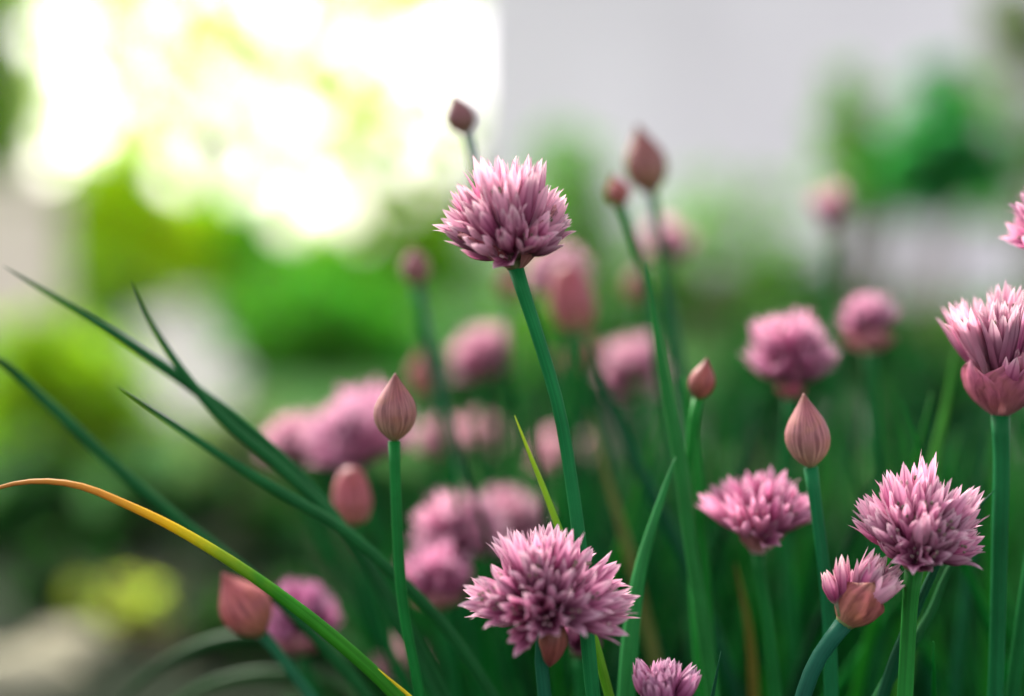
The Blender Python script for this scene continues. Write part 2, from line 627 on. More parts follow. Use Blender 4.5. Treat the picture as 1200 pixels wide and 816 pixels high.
def leaf_mass(name, label, cat, z, x_px, spans, n, leaf, color, part, depth=.35):
    """leaves spread evenly through photo-sized spans (x0, x1, y0, y1) of a mass z metres away, kept out of its gaps"""
    L = tuple(Vector((P(x_px, 330, z).x, z, 0)))
    t = thing(name, label, cat, L)
    area = sum((b - a) * (d - c) for a, b, c, d in spans)
    pts = []
    for (a, b, c, d) in spans:
        k = int(n * (b - a) * (d - c) / area)
        while k > 0:
            x, y = rng.uniform(a, b), rng.uniform(c, d)
            # soft borders
            if min(x - a, b - x) < rng.uniform(0, 14) or y - c < rng.uniform(0, 22):
                k -= 1
                continue
            if any((x - gx) ** 2 + (y - gy) ** 2 < (gr + 4) ** 2 for gx, gy, gr in GAPS) or (y < 70 + 10 * math.sin(x * .05) and 58 < x < 448):
                k -= 1
                continue
            q = P(x, y, z) - Vector(L)
            if q.z > .02:
                pts.append((q.x, q.y + rng.normal() * depth * .5, q.z))
            k -= 1
    pts = np.array(pts)
    mb, st = MB(), MB()
    leaf_cloud(mb, pts, leaf)
    for i in range(9):
        e = pts[rng.integers(0, len(pts))]
        s0 = np.array([rng.normal() * .05, rng.normal() * .05, -.03])
        m_ = np.array([s0[0] * .3 + e[0] * .4, e[1] * .5, e[2] * .6])
        tube(st, catmull([s0, m_, e], 9), np.linspace(.022, .005, 9), 6)
    st.build('trunk' if cat == 'tree' else 'stem', M_BARK, t)
    mb.build(part, M_FOL, t, smooth=False, color=color)
    return t


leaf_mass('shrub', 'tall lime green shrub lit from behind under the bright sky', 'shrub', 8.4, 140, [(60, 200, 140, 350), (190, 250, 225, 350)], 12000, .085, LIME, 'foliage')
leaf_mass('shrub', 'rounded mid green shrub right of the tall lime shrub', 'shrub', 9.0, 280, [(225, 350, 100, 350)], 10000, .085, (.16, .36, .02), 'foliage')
leaf_mass('garden_tree', 'slim light green tree full of bright gaps beside the pale house corner', 'tree', 9.6, 455, [(340, 575, 95, 300), (445, 575, -60, 110)], 17000, .085, (.40, .48, .06), 'crown')
leaf_mass('shrub', 'broad fresh green shrub behind the small bud left of the tallest flower', 'shrub', 9.2, 470, [(340, 600, 270, 350)], 5500, .085, (.17, .36, .03), 'foliage')
leaf_mass('garden_tree', 'dark olive tree at the upper left corner beside the bright sky', 'tree', 8.8, -20, [(-90, 48, -60, 350), (20, 75, 205, 350)], 11000, .085, (.16, .26, .02), 'crown')
# a pale sunlit tree further back: leaf clumps with sky between them
L = tuple(Vector((P(235, 330, 13).x, 13, 0)))
t_ = thing('garden_tree', 'pale sunlit tree whose scattered leaf clumps dissolve in the bright sky', 'tree', L)
mb, st, lm = MB(), MB(), MB()
ends = []
for i in range(235):
    x, y = rng.uniform(40, 470), rng.uniform(-70, 165)
    if any((x - gx) ** 2 + (y - gy) ** 2 < (gr + 16) ** 2 for gx, gy, gr in GAPS if gy > 150):
        continue
    z = 13 + rng.normal() * .5
    k = rng.uniform(.5, 1.2)
    c = np.array(P(x, y, z) - Vector(L))
    ends.append(c)
    leaf_cloud(mb, c + rng.normal(size=(int(75 * k), 3)) * (.062 * k), .10)
top = np.array([.05, 0, .75])
tube(st, catmull([(0, 0, -.05), (.04, 0, .4), top], 10), np.linspace(.07, .05, 10), 10)
for e in ends[::6]:
    tube(lm, catmull([top - (0, 0, .05), (top + e) / 2 + (0, 0, .1), e], 9), np.linspace(.02, .004, 9), 6)
tk_ = st.build('trunk', M_BARK, t_)
lm.build('limb', M_BARK, tk_)
mb.build('crown', M_FOL, t_, smooth=False, color=(.46, .50, .13))
L = tuple(Vector((P(145, 350, 6).x, 6, 0)))
shrub('shrub', 'low olive green shrub at the left border of the path', 'shrub', L,
      [ball(120, 345, 6, 40, L), ball(165, 360, 6, 28, L), ball(75, 365, 6, 35, L)], 1500, .06, (.10, .18, .02))
L = tuple(Vector((P(310, 350, 5.5).x, 5.5, 0)))
shrub('shrub', 'low green shrub at the right border of the path', 'shrub', L,
      [ball(310, 350, 5.5, 40, L), ball(275, 375, 5.5, 22, L), ball(360, 345, 5.5, 40, L)], 1700, .06, (.05, .15, .02))
# nearer shrubs on the left
L = tuple(Vector((P(80, 500, 2.1).x, 2.1, 0)))
shrub('shrub', 'yellow green leafy shrub behind the long leaf at the left edge', 'shrub', L,
      [ball(60, 430, 2.1, 60, L), ball(125, 470, 2.1, 50, L), ball(15, 490, 2.1, 60, L), ball(100, 520, 2.1, 50, L)], 1500, .035, (.20, .30, .012))
L = tuple(Vector((P(350, 450, 3.4).x, 3.4, 0)))
shrub('shrub', 'rounded saturated green shrub behind the large blurred flower pair', 'shrub', L,
      [ball(345, 390, 3.4, 70, L), ball(440, 390, 3.4, 70, L), ball(390, 420, 3.4, 60, L), ball(300, 420, 3.4, 35, L)], 2200, .05, (.055, .20, .02))
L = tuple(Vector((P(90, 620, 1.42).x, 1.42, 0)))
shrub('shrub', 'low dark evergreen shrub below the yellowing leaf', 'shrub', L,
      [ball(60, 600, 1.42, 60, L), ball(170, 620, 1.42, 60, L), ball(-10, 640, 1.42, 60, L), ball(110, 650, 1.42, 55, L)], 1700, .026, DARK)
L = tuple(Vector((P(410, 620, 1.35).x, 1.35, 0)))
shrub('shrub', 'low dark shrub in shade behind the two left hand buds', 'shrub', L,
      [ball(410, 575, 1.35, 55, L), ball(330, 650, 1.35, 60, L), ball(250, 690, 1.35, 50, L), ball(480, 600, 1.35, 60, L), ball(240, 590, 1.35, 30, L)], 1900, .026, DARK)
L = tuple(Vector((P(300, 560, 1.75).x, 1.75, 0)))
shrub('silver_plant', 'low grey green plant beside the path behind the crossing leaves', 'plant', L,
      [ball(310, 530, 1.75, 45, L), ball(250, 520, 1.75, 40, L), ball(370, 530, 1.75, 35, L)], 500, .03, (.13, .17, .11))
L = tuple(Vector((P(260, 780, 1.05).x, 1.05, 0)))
shrub('ground_plant', 'dark spreading ground plant right of the lit toned lime plant', 'plant', L,
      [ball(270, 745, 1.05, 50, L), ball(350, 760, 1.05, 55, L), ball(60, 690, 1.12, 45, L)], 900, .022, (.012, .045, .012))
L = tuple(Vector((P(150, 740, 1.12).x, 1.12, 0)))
shrub('lit_toned_plant', 'small round plant low on the soil, coloured lime yellow as if sunlit', 'plant', L,
      [ball(150, 716, 1.10, 34, L), ball(95, 700, 1.10, 10, L), ball(205, 745, 1.10, 9, L)], 380, .022, (.42, .44, .10), stems=6, clumps=14, wide=.7)  # pale lime base colour stands in for sunlight on a leaf
# shrubs in front of the house
L = tuple(Vector((P(670, 330, 3.2).x, 3.2, 0)))
shrub('conical_shrub', 'narrow pointed bright green shrub in front of the pale wall', 'shrub', L,
      [ball(668, 185, 3.2, 36, L), ball(665, 240, 3.2, 55, L), ball(670, 310, 3.2, 70, L), ball(660, 390, 3.2, 70, L)], 2600, .035, (.09, .22, .02))
L = tuple(Vector((P(850, 330, 3.8).x, 3.8, 0)))
shrub('shrub', 'loose pale green shrub with wall showing through, left of the young tree', 'shrub', L,
      [ball(830, 255, 3.8, 50, L), ball(790, 290, 3.8, 45, L), ball(890, 300, 3.8, 55, L), ball(900, 225, 3.8, 26, L)], 620, .045, FRESH)
L = tuple(Vector((P(930, 350, 4.4).x, 4.4, 0)))
shrub('shrub', 'wide low dark green shrub along the foot of the pale wall', 'shrub', L,
      [ball(920, 330, 4.4, 42, L, 1, .7), ball(840, 345, 4.4, 55, L, 1, .7), ball(985, 345, 4.4, 40, L, 1, .7), ball(760, 350, 4.4, 55, L, 1, .8)], 2200, .05, (.02, .075, .018))
L = tuple(Vector((P(1150, 380, 4.0).x, 4.0, 0)))
shrub('shrub', 'low olive green shrub at the wall foot beyond the right hand flowers', 'shrub', L,
      [ball(1120, 385, 4.0, 55, L, 1, .6), ball(1220, 380, 4.0, 60, L, 1, .7), ball(1030, 385, 4.0, 45, L, 1, .6)], 1100, .045, (.06, .13, .03))
L = tuple(Vector((P(1105, 350, 2.2).x, 2.2, 0)))
tr_ = thing('young_tree', 'young dark green tree with a thin stem against the pale wall', 'tree', L)
mb, st = MB(), MB()
for (x, y, r, k) in ((1100, 85, 20, 60), (1095, 125, 36, 150), (1110, 165, 46, 210), (1085, 195, 50, 230), (1150, 190, 42, 170), (1105, 235, 22, 50), (1045, 205, 36, 110)):
    b_ = ball(x, y, 2.2, r, L)
    leaf_cloud(mb, clumped(b_[0], b_[1], int(k * .9), 6, .26), .044)
tk = [rel(1112, 430, 2.2, L)] + [rel(1106, 300, 2.2, L), rel(1103, 200, 2.2, L), rel(1100, 90, 2.2, L)]
tk = [(tk[0][0], tk[0][1], -.02)] + tk[1:]
tube(st, catmull(tk, 14), np.linspace(.008, .002, 14), 7)
for (x, y) in ((1150, 190), (1045, 205), (1085, 130)):
    tube(st, catmull([rel(1104, 240, 2.2, L), rel((1104 + x) / 2, (240 + y) / 2, 2.2, L), rel(x, y, 2.2, L)], 7), np.linspace(.004, .0015, 7), 6)
st.build('trunk', M_BARK, tr_)
mb.build('crown', M_FOL, tr_, smooth=False, color=BLUE)
L = tuple(Vector((P(1010, 330, 2.7).x, 2.7, 0)))
shrub('shrub', 'upright light green shrub just behind the young tree', 'shrub', L,
      [ball(1005, 150, 2.7, 34, L), ball(1005, 205, 2.7, 42, L), ball(1060, 190, 2.7, 40, L), ball(1020, 250, 2.7, 22, L), ball(985, 105, 2.7, 22, L), ball(1150, 120, 2.7, 26, L), ball(1160, 235, 2.7, 24, L)], 820, .045, FRESH)
L = tuple(Vector((P(1230, 300, 3.2).x, 3.2, 0)))
shrub('shrub', 'olive shrub leaning in at the right edge above the wall foot', 'shrub', L,
      [ball(1205, 60, 3.2, 45, L), ball(1240, 170, 3.2, 55, L), ball(1250, 260, 3.2, 50, L), ball(1180, 10, 3.2, 30, L)], 700, .05, (.09, .12, .05))


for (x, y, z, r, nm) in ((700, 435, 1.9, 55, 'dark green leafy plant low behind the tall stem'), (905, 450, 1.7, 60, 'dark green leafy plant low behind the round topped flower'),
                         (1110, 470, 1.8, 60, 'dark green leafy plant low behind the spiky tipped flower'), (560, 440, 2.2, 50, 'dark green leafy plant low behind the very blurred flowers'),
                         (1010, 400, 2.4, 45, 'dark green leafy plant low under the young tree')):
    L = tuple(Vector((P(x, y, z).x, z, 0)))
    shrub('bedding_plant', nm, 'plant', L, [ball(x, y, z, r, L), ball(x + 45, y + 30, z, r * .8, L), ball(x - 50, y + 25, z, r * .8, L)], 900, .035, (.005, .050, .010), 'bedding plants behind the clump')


def stone(px, py, w, label):
    y = None
    ang = math.atan((py - 408) * K) + PITCH
    dist = CAM.z / math.tan(ang)
    x = (px - 600) * K * dist
    o = MB()
    nu, nv = 14, 8
    v, f = [], []
    for j in range(nv + 1):
        th = math.pi * j / nv
        for i in range(nu):
            a = 2 * math.pi * i / nu
            rr = w * (1 + .12 * math.sin(3 * a + px) + .1 * math.sin(5 * th + a))
            v.append((rr * math.sin(th) * math.cos(a), rr * .8 * math.sin(th) * math.sin(a), rr * .5 * math.cos(th) + .1 * w))
    for j in range(nv):
        for i in range(nu):
            k = (i + 1) % nu
            f.append((j * nu + i, (j + 1) * nu + i, (j + 1) * nu + k, j * nu + k))
    o.add(v, f)
    s_ = o.build('stone', M_STONE, None, (x, dist, 0))
    tag(s_, label, 'stone', 'pale stones on the soil')


stone(15, 800, .040, 'largest pale beige stone lying on the soil left of the lit toned lime plant')
stone(75, 765, .032, 'smaller pale stone behind the largest one beside the lit toned lime plant')


# ------------------------------------------------------------------ chives
def floret_arrays(open_, seed, bell=.70, fat=1.0, anthers=False):
    """one floret along +Z, length 1: pedicel, then six pointed tepals set in a bell"""
    rs = np.random.default_rng(seed)
    mb = MB()
    p0 = 1 - bell
    tube(mb, [(0, 0, 0), (.008, .004, p0 * .5), (0, 0, p0 + .03)], [.024, .024, .036], 6, t0=0, t1=.3, cap=False)
    nu, nv = 5, 9
    for i in range(6):
        a = math.pi / 3 * i + rs.normal() * .1
        outer = i % 2
        op = open_ + rs.normal() * .18
        ln = bell * (1 + rs.normal() * .04)
        v, at = [], []
        for r_ in range(nv):
            t = r_ / (nv - 1)
            rad = fat * (.028 + .105 * math.sin(min(1, t * 1.35) * math.pi * .55)) - (.03 * t if not outer else 0) + op * .15 * t ** 3.2
            rad = max(rad, .012)
            wd = fat * .086 * (math.sin(math.pi * min(1, (t * .90 + .10)) ** .85) ** .8) + .004 * (1 - t)
            z = p0 + ln * (t - .10 * max(op, 0) * t ** 3)
            for c in range(nu):
                u = c / (nu - 1) * 2 - 1
                da = u * wd
                curl = .25 * wd * (u * u)                    # edges turn in
                rr = rad - curl
                x, y = rr * math.cos(a) - da * math.sin(a), rr * math.sin(a) + da * math.cos(a)
                v.append((x, y, z + .012 * math.sin(7 * t + i)))
                at.append(((u + 1) / 2, .3 + .7 * t, 1, 0))
        f = [(q * nu + c, q * nu + c + 1, (q + 1) * nu + c + 1, (q + 1) * nu + c) for q in range(nv - 1) for c in range(nu - 1)]
        mb.add(v, f, at)
    if anthers:
        for i in range(4):
            a = rs.uniform(0, 6.28)
            x, y = .05 * math.cos(a), .05 * math.sin(a)
            tube(mb, [(x * .4, y * .4, p0 + .1), (x, y, p0 + bell * .72)], [.008, .008], 4, t0=.5, t1=.9, cap=False)
            tube(mb, [(x, y, p0 + bell * .70), (x, y, p0 + bell * .73), (x * 1.1, y * 1.1, p0 + bell * .77)], [.010, .018, .008], 5, t0=.05, t1=.25)
    return mb


FLORETS = []
for (op, fat, an) in ((-.35, .9, 0), (.05, 1, 0), (.45, 1, 1), (.9, 1.05, 1), (.2, .95, 0), (.65, 1., 1)):
    q = floret_arrays(op, len(FLORETS) + 5, fat=fat, anthers=bool(an))
    me = q.mesh('floret')
    me.materials.append(M_PETAL)
    FLORETS.append((q, me))


def frame_from(axis, spin=0.):
    z = Vector(axis).normalized()
    x = z.cross(Vector((0, 1, .013))).normalized()
    y = z.cross(x)
    m = Matrix((x, y, z)).transposed()
    return m @ Matrix.Rotation(spin, 3, 'Z')


def head_dirs(n, maxpol, seed, jit=.10):
    rs = np.random.default_rng(seed)
    out = []
    c1 = math.cos(maxpol)
    for i in range(n):
        c = 1 - (i + .5) / n * (1 - c1)
        th = math.acos(max(-1, min(1, c))) + rs.normal() * jit
        ph = i * 2.399963 + rs.normal() * .12
        out.append((abs(th), ph))
    return out, rs


def axis_of(tilt, lean):
    a, b_ = R(tilt), R(lean)
    return (RIGHT * math.sin(a) + UP * math.cos(a)) * math.cos(b_) - FWD * math.sin(b_)


def profile(t):
    return float(np.interp(t, [0, .03, .08, .16, .26, .38, .5, .62, .74, .85, .94, 1], [.14, .26, .48, .74, .92, 1, .97, .82, .57, .32, .14, .02]))


def bract_mb(length, width, phi0, span, bulge=1.0, tip_out=0., seed=0):
    """one cupped papery bract standing on the head base, along +Z"""
    mb = MB()
    nu, nv = 13, 14
    rs = np.random.default_rng(seed)
    v, at = [], []
    for j in range(nv):
        t = j / (nv - 1)
        rr = width * profile(.02 + .55 * t) * bulge + tip_out * length * t * t
        sp = span * (math.sin(math.pi * min(1., .22 + .78 * t)) ** .6 if t < 1 else .0)
        for i in range(nu):
            u = i / (nu - 1) * 2 - 1
            a = phi0 + u * sp * .5
            k = rr * (1 + .05 * math.sin(9 * u + 4 * t + seed) * t)
            v.append((k * math.cos(a), k * math.sin(a), -.0006 + length * t * (1 - .18 * u * u * t)))
            at.append(((u + 1) / 2 * .4, t, 0, .5))
    f = [(q * nu + c, q * nu + c + 1, (q + 1) * nu + c + 1, (q + 1) * nu + c) for q in range(nv - 1) for c in range(nu - 1)]
    mb.add(v, f, at)
    return mb


def stem_path(head, pts, z, root, drift=None):
    """world points from the root up through the visible points to the head base"""
    w = [P(x, y, (zz if zz else z)) for (x, y, zz) in pts]
    return [Vector(root)] + w[::-1] + [Vector(head)]


def root_of(last, prev, pull=.35):
    d = (last - prev)
    d = d / max(1e-6, abs(d.z))
    off = Vector((d.x, d.y, 0)) * last.z * pull
    if off.length > .07:
        off = off.normalized() * .07
    return Vector((last.x + off.x, last.y + off.y, 0))


STEMC = (.008, .125, .028)


def stem_build(t, root, path, r0, color):
    mb = MB()
    q = catmull([np.array(p - root) for p in path], 46)
    w_ = np.linspace(0, 1, 46)[:, None]
    ph_ = root.x * 90
    q = q + np.concatenate([np.sin(w_ * 13 + ph_), np.cos(w_ * 11 + ph_), 0 * w_], 1) * .0007 * np.sin(w_ * math.pi)
    rad = np.linspace(r0 * 1.25, r0, 46) * (1 + .05 * np.sin(np.linspace(0, 17, 46) + ph_))
    rad[-3:] *= (1.0, 1.06, 1.18)
    tube(mb, q, rad, 12)
    return mb.build('stem', M_STEM, t, color=color)


def lay_stem(name, label, cat, head, z, pts, r0, color, group):
    w = [P(p[0], p[1], p[2] if len(p) > 2 else z) for p in pts]
    seq = [Vector(head)] + w
    root = root_of(seq[-1], seq[-2])
    t = thing(name, label, cat, root, group)
    stem_build(t, root, [root] + seq[::-1], r0, color)
    return t, root


def deeper(z):
    return z if z < .36 else .36 + (z - .36) * 2.1


FG, BG_ = 'chive flowers in the clump', 'chive buds in the clump'


def flower(label, base, z, tilt, lean, size, n, pol, stem, fine=False, squash=.1, bracts=(), tint=(1, 1, 1), rstem=.0016,
           variants=(1, 2, 3, 4, 5), seed=1, stemc=STEMC, short=.12, btint=(1, 1, 1)):
    z2 = deeper(z)
    size, rstem = size * z2 / z, rstem * z2 / z
    bracts = [(a_, l_ * z2 / z, w_ * z2 / z, s_, o_) for (a_, l_, w_, s_, o_) in bracts]
    z = z2
    head = P(base[0], base[1], z)
    t, root = lay_stem('chive_flower', label, 'flower', head, z, stem, rstem, stemc, FG)
    ax = frame_from(axis_of(tilt, lean), seed * 1.3)
    dirs, rs = head_dirs(n, R(pol), seed)
    core = MB()
    # receptacle: a small green knob that the florets stand on
    pr = [(0, -.0008), (.0019, -.0006), (.0026, .0006), (.0024, .0018), (.0012, .0027), (0, .003)]
    k = 10
    v = [(r * math.cos(2 * math.pi * i / k), r * math.sin(2 * math.pi * i / k), zz) for r, zz in pr for i in range(k)]
    core.add(v, [(j * k + i, j * k + (i + 1) % k, (j + 1) * k + (i + 1) % k, (j + 1) * k + i) for j in range(len(pr) - 1) for i in range(k)],
             [(.5, .05, 0, .3)] * len(v))
    pieces = []
    for (th, ph) in dirs:
        L_ = size * (1 - squash * math.sin(th) ** 2) * rs.uniform(.86, 1.06)
        if rs.random() < short:
            L_ *= .62
        d = Vector((math.sin(th) * math.cos(ph), math.sin(th) * math.sin(ph), math.cos(th)))
        fm = frame_from(d, rs.uniform(0, 6.28))
        if rs.random() < .5:
            fm = fm @ Matrix.Rotation(rs.normal() * .1, 3, 'X')
        vi = int(variants[rs.integers(0, len(variants))])
        th_ = .0205 * rs.uniform(.88, 1.1) * (.8 + .2 * size / .024)   # bells are about as wide on every head
        pieces.append((d * .0020 + Vector((0, 0, .0006)), fm, vi, L_, th_))
    if not fine:
        for (o_, fm, vi, L_, w) in pieces:
            q = FLORETS[vi][0]
            V = np.concatenate(q.v) * np.array([w, w, L_])
            V = V @ np.array(fm.transposed()) + np.array(o_)
            A = np.concatenate(q.a).copy()
            A[:, 3] = rs.random()
            core.add(V, q.f, A)
    h_ = core.build('flower_head', M_PETAL, t, color=tint)
    h_.location = head - root
    h_.rotation_mode = 'QUATERNION'
    h_.rotation_quaternion = ax.to_quaternion()
    if fine:
        for (o_, fm, vi, L_, w) in pieces:
            f_ = link('floret', FLORETS[vi][1], h_, o_, tint)
            f_.rotation_mode = 'QUATERNION'
            f_.rotation_quaternion = fm.to_quaternion()
            f_.scale = (w, w, L_)
    for i, (ang, ln, wd, span, out_) in enumerate(bracts):
        bm_ = bract_mb(ln, wd, R(ang) - seed * 1.3, R(span), 1, out_, seed + i)
        bm_.build('bract', M_BRACT, h_, color=btint)
    return t


def bud(label, base, z, tilt, lean, length, width, stem, tint=(1, 1, 1), rstem=.0012, stemc=STEMC, seed=0, mat=None, bend=.0, fat=False):
    z2 = deeper(z)
    length, width, rstem = length * z2 / z, width * z2 / z, rstem * z2 / z
    z = z2
    head = P(base[0], base[1], z)
    t, root = lay_stem('chive_bud', label, 'flower bud', head, z, stem, rstem, stemc, BG_)
    mb = MB()
    nu, nv = 28, 26
    v, at = [], []
    for j in range(nv):
        tt = j / (nv - 1)
        pt = profile(tt)
        if fat:
            pt = max(pt, math.sqrt(max(0, 1 - (2 * tt - .9) ** 2 / 1.21)) * .96) if tt > .05 else pt
        for i in range(nu):
            a = 2 * math.pi * i / nu
            ridge = 1 + .010 * math.sin(5 * a + seed + tt) + .008 * math.sin(11 * a + 2 * seed + 5 * tt) + .012 * math.sin(3 * a + 8 * tt + seed)
            seam = 1 + .05 * math.exp(-(((a - 1.2 - seed) % (2 * math.pi) - .2) / .12) ** 2)
            r_ = width / 2 * pt * ridge * seam
            v.append((r_ * math.cos(a) + bend * length * max(0, tt - .5) ** 2, r_ * math.sin(a), length * tt))
            at.append((abs((i / nu) * 2 - 1), tt, 0, .5))
    f = [(j * nu + i, j * nu + (i + 1) % nu, (j + 1) * nu + (i + 1) % nu, (j + 1) * nu + i) for j in range(nv - 1) for i in range(nu)]
    f.append(tuple(range(nu - 1, -1, -1)))
    f.append(tuple((nv - 1) * nu + i for i in range(nu)))
    mb.add(v, f, at)
    q = mb.build('sheath', mat or M_BUD, t, color=tint)
    q.location = head - root
    q.rotation_mode = 'QUATERNION'
    q.rotation_quaternion = frame_from(axis_of(tilt, lean), seed * .7).to_quaternion()
    return t


def mm(px, z):
    return px * K * z


# --- the sharp flowers
flower('tallest sharp open chive flower with shaggy pink florets on a clean straight stem', (604, 313), .340, -7, 3, .0258, 48, 63,
       [(614, 345), (630, 395), (655, 485), (668, 560), (680, 640), (690, 740), (698, 816)], True, .54,
       ((160, .0140, .0078, 110, .34), (25, .0105, .0062, 95, .75)), seed=3, rstem=.0016, variants=(0, 1, 4, 2, 0, 5), btint=(1.0, .8, .85), stemc=(.010, .16, .044))
flower('widest sharp flower, fully open globe low in front with a brown bract hanging below', (640, 728), .334, 1, 0, .0212, 60, 86,
       [(634, 765), (638, 816)], True, .10, (), seed=8, rstem=.0017, stemc=(.008, .09, .045), short=.2, tint=(1.0, .93, 1.0))
flower('sharp open flower with spiky pale tips, right of the half open bud', (1071, 668), .340, 4, 7, .0248, 50, 62,
       [(1068, 690), (1064, 740), (1060, 816)], True, .52, ((200, .007, .004, 90, .6), (20, .007, .004, 80, .6)), seed=14, variants=(0, 1, 4, 2, 3), rstem=.0019, tint=(1, .93, 1), stemc=(.02, .19, .03))
flower('upright cup shaped flower cut by the right edge with a large mauve bract', (1172, 484), .354, 2, 4, .0294, 34, 33,
       [(1174, 530), (1172, 620), (1165, 816)], True, .30, ((262, .0170, .0094, 170, .02), (100, .0165, .0096, 150, .02), (15, .0145, .0092, 110, .05), (190, .014, .0090, 100, .05)), seed=21, rstem=.0019,
       stemc=(.008, .125, .036), btint=(1.05, .82, 1.05))
# brown bract hanging under the low front flower is a part of it
lowf = [o for o in COL.objects if o.name.startswith('chive_flower') and o.get('label', '').startswith('widest')][0]
hd = [o for o in lowf.children if o.name.startswith('flower_head')][0]
bb = MB()
nu, nv = 14, 10
v, at = [], []
for j in range(nv):
    tt = j / (nv - 1)
    for i in range(nu):
        a = 2 * math.pi * i / nu
        rr = (.0036 - .0012 * tt) * math.sin(math.pi * min(1, .18 + .82 * tt)) ** .75 * (1 + .12 * math.sin(3 * a + 5 * tt)) + .0002
        v.append((rr * math.cos(a) * 1.15, rr * math.sin(a) * .8, -.0095 * tt))
        at.append((i / nu, .2 + .5 * tt, 0, .5))
bb.add(v, [(j * nu + i, (j + 1) * nu + i, (j + 1) * nu + (i + 1) % nu, j * nu + (i + 1) % nu) for j in range(nv - 1) for i in range(nu)] + [tuple(range(nu)), tuple((nv - 1) * nu + i for i in range(nu - 1, -1, -1))], at)
bo = bb.build('bract', M_BRACT, hd, color=(.66, .50, .38))
bo['label'] = 'brown dried bract hanging under the flower'
inv = hd.rotation_quaternion.inverted()
bo.location = inv @ (P(651, 737, .3275) - P(640, 728, .334))
bo.rotation_mode = 'QUATERNION'
bo.rotation_quaternion = inv @ axis_of(8, 12).to_track_quat('Z', 'Y')

# --- the half open bud right of centre: a sheath cup with closed florets pushing out
flower('half open bud on a bent stem, pink florets pushing out of an orange brown sheath', (989, 731), .338, 32, 8, .0163, 20, 20,
       [(978, 745), (964, 764), (948, 796), (938, 830)], True, 0, ((255, .0125, .0058, 190, .02), (75, .0140, .0059, 190, .03)), seed=31, rstem=.0018,
       variants=(0, 0, 4), stemc=(.012, .10, .06), short=.25, btint=(1.05, .95, .7))
hf = [o for o in COL.objects if o.get('label', '').startswith('half open bud')][0]
hh = [o for o in hf.children if o.name.startswith('flower_head')][0]
inv = hh.rotation_quaternion.inverted()
for (tilt, ln, dx) in ((-2, .0145, -2), (-18, .0115, -5)):
    f_ = link('floret', FLORETS[0][1], hh, inv @ (P(989 + dx, 722, .336) - P(989, 731, .338)), (1.1, 1.25, 1.1))
    f_.rotation_mode = 'QUATERNION'
    f_.rotation_quaternion = inv @ axis_of(tilt, 6).to_track_quat('Z', 'Y')
    f_.scale = (.017, .017, ln)
flower('dark purple closed flower cut off by the bottom edge', (775, 850), .335, 0, 5, .0135, 26, 34,
       [(775, 880)], True, 0, ((260, .008, .0055, 170, .02), (80, .008, .0055, 170, .02)), seed=37, rstem=.0015, variants=(0, 0, 4), tint=(.75, .62, .78), short=.2)

# --- flowers a little behind the plane of focus
flower('slightly soft deep pink flower with a ragged split crown left of the bent stem bud', (888, 646), .366, 2, 5, .0196, 24, 52,
       [(890, 670), (900, 730), (910, 816)], False, .14, ((200, .008, .0045, 100, .5), (60, .008, .0045, 80, .5)), seed=41, rstem=.0015, tint=(1.0, .80, .95), stemc=(.012, .15, .03))
flower('blurred round topped pink flower standing above the pale teardrop bud', (927, 466), .393, -3, 5, .0236, 34, 40,
       [(924, 500), (918, 580), (925, 690), (935, 816)], False, .66, ((270, .0060, .0042, 120, .15), (90, .0055, .0042, 100, .15)), seed=45, tint=(1, .90, 1), btint=(1.1, .7, .95))
flower('blurred pink flower behind the widest sharp flower, left one of two touching heads', (542, 655), .405, -4, 8, .0205, 40, 70,
       [(545, 680), (556, 740), (565, 816)], False, .35, (), seed=51, tint=(1, .92, 1))
flower('blurred paler flower behind the widest sharp flower, right one of two touching heads', (590, 635), .425, 14, 8, .0165, 32, 66,
       [(588, 670), (590, 740), (595, 816)], False, .3, (), seed=53)
flower('large blurred mauve flower just behind the sharp upright bud', (425, 548), .425, -6, 8, .0245, 44, 66,
       [(432, 580), (450, 660), (475, 760)], False, .4, (), seed=57, tint=(1, .92, 1.02))
flower('blurred pink flower between the large mauve flower and the pale small one', (372, 545), .435, -10, 8, .0165, 32, 66,
       [(385, 580), (420, 660), (455, 760)], False, .35, (), seed=59)
flower('pale small blurred flower at the left end of the row of three', (338, 545), .43, -8, 5, .0135, 30, 56,
       [(350, 570), (390, 650), (440, 760)], False, .5, (), seed=61)
flower('blurred pale flower head low between the sharp bud stem and the yellow leaf tip', (470, 805), .43, -4, 5, .0130, 28, 56,
       [(474, 840)], False, .5, (), seed=63, tint=(1.1, 1.12, 1.05))
flower('very blurred pink flower under the tallest flower, left of its stem', (566, 445), .455, 0, 5, .0175, 36, 60,
       [(566, 480), (570, 560), (580, 700)], False, .5, (), seed=65)
flower('very blurred pink flower tucked under the tallest flower, right of its stem', (652, 350), .445, 0, 5, .0175, 40, 65,
       [(656, 380), (668, 480), (690, 640)], False, .5, (), seed=67)
flower('blurred pink flower showing its dark base, left of the small red bud', (750, 455), .445, -14, -38, .0180, 40, 66,
       [(750, 490), (752, 600), (760, 740)], False, .5, (), seed=71)
flower('small blurred pink flower between the round topped flower and the right edge flower', (1019, 410), .41, -3, 4, .0146, 20, 28,
       [(1020, 450), (1026, 560), (1030, 720)], False, .5, ((270, .007, .0075, 150, .05), (90, .007, .0075, 150, .05)), seed=73, tint=(1, .9, 1))
flower('very blurred pale pink flower high before the pale wall, alone left of the young tree', (976, 290), .48, -2, 4, .0200, 11, 13,
       [(976, 330), (985, 440), (1000, 640)], False, .5, (), seed=75, tint=(1.1, 1.12, 1.05))
flower('very blurred pale pink flower below the big brown bud', (780, 312), .48, 0, 4, .0155, 30, 50,
       [(782, 350), (790, 480), (800, 640)], False, .5, (), seed=77)
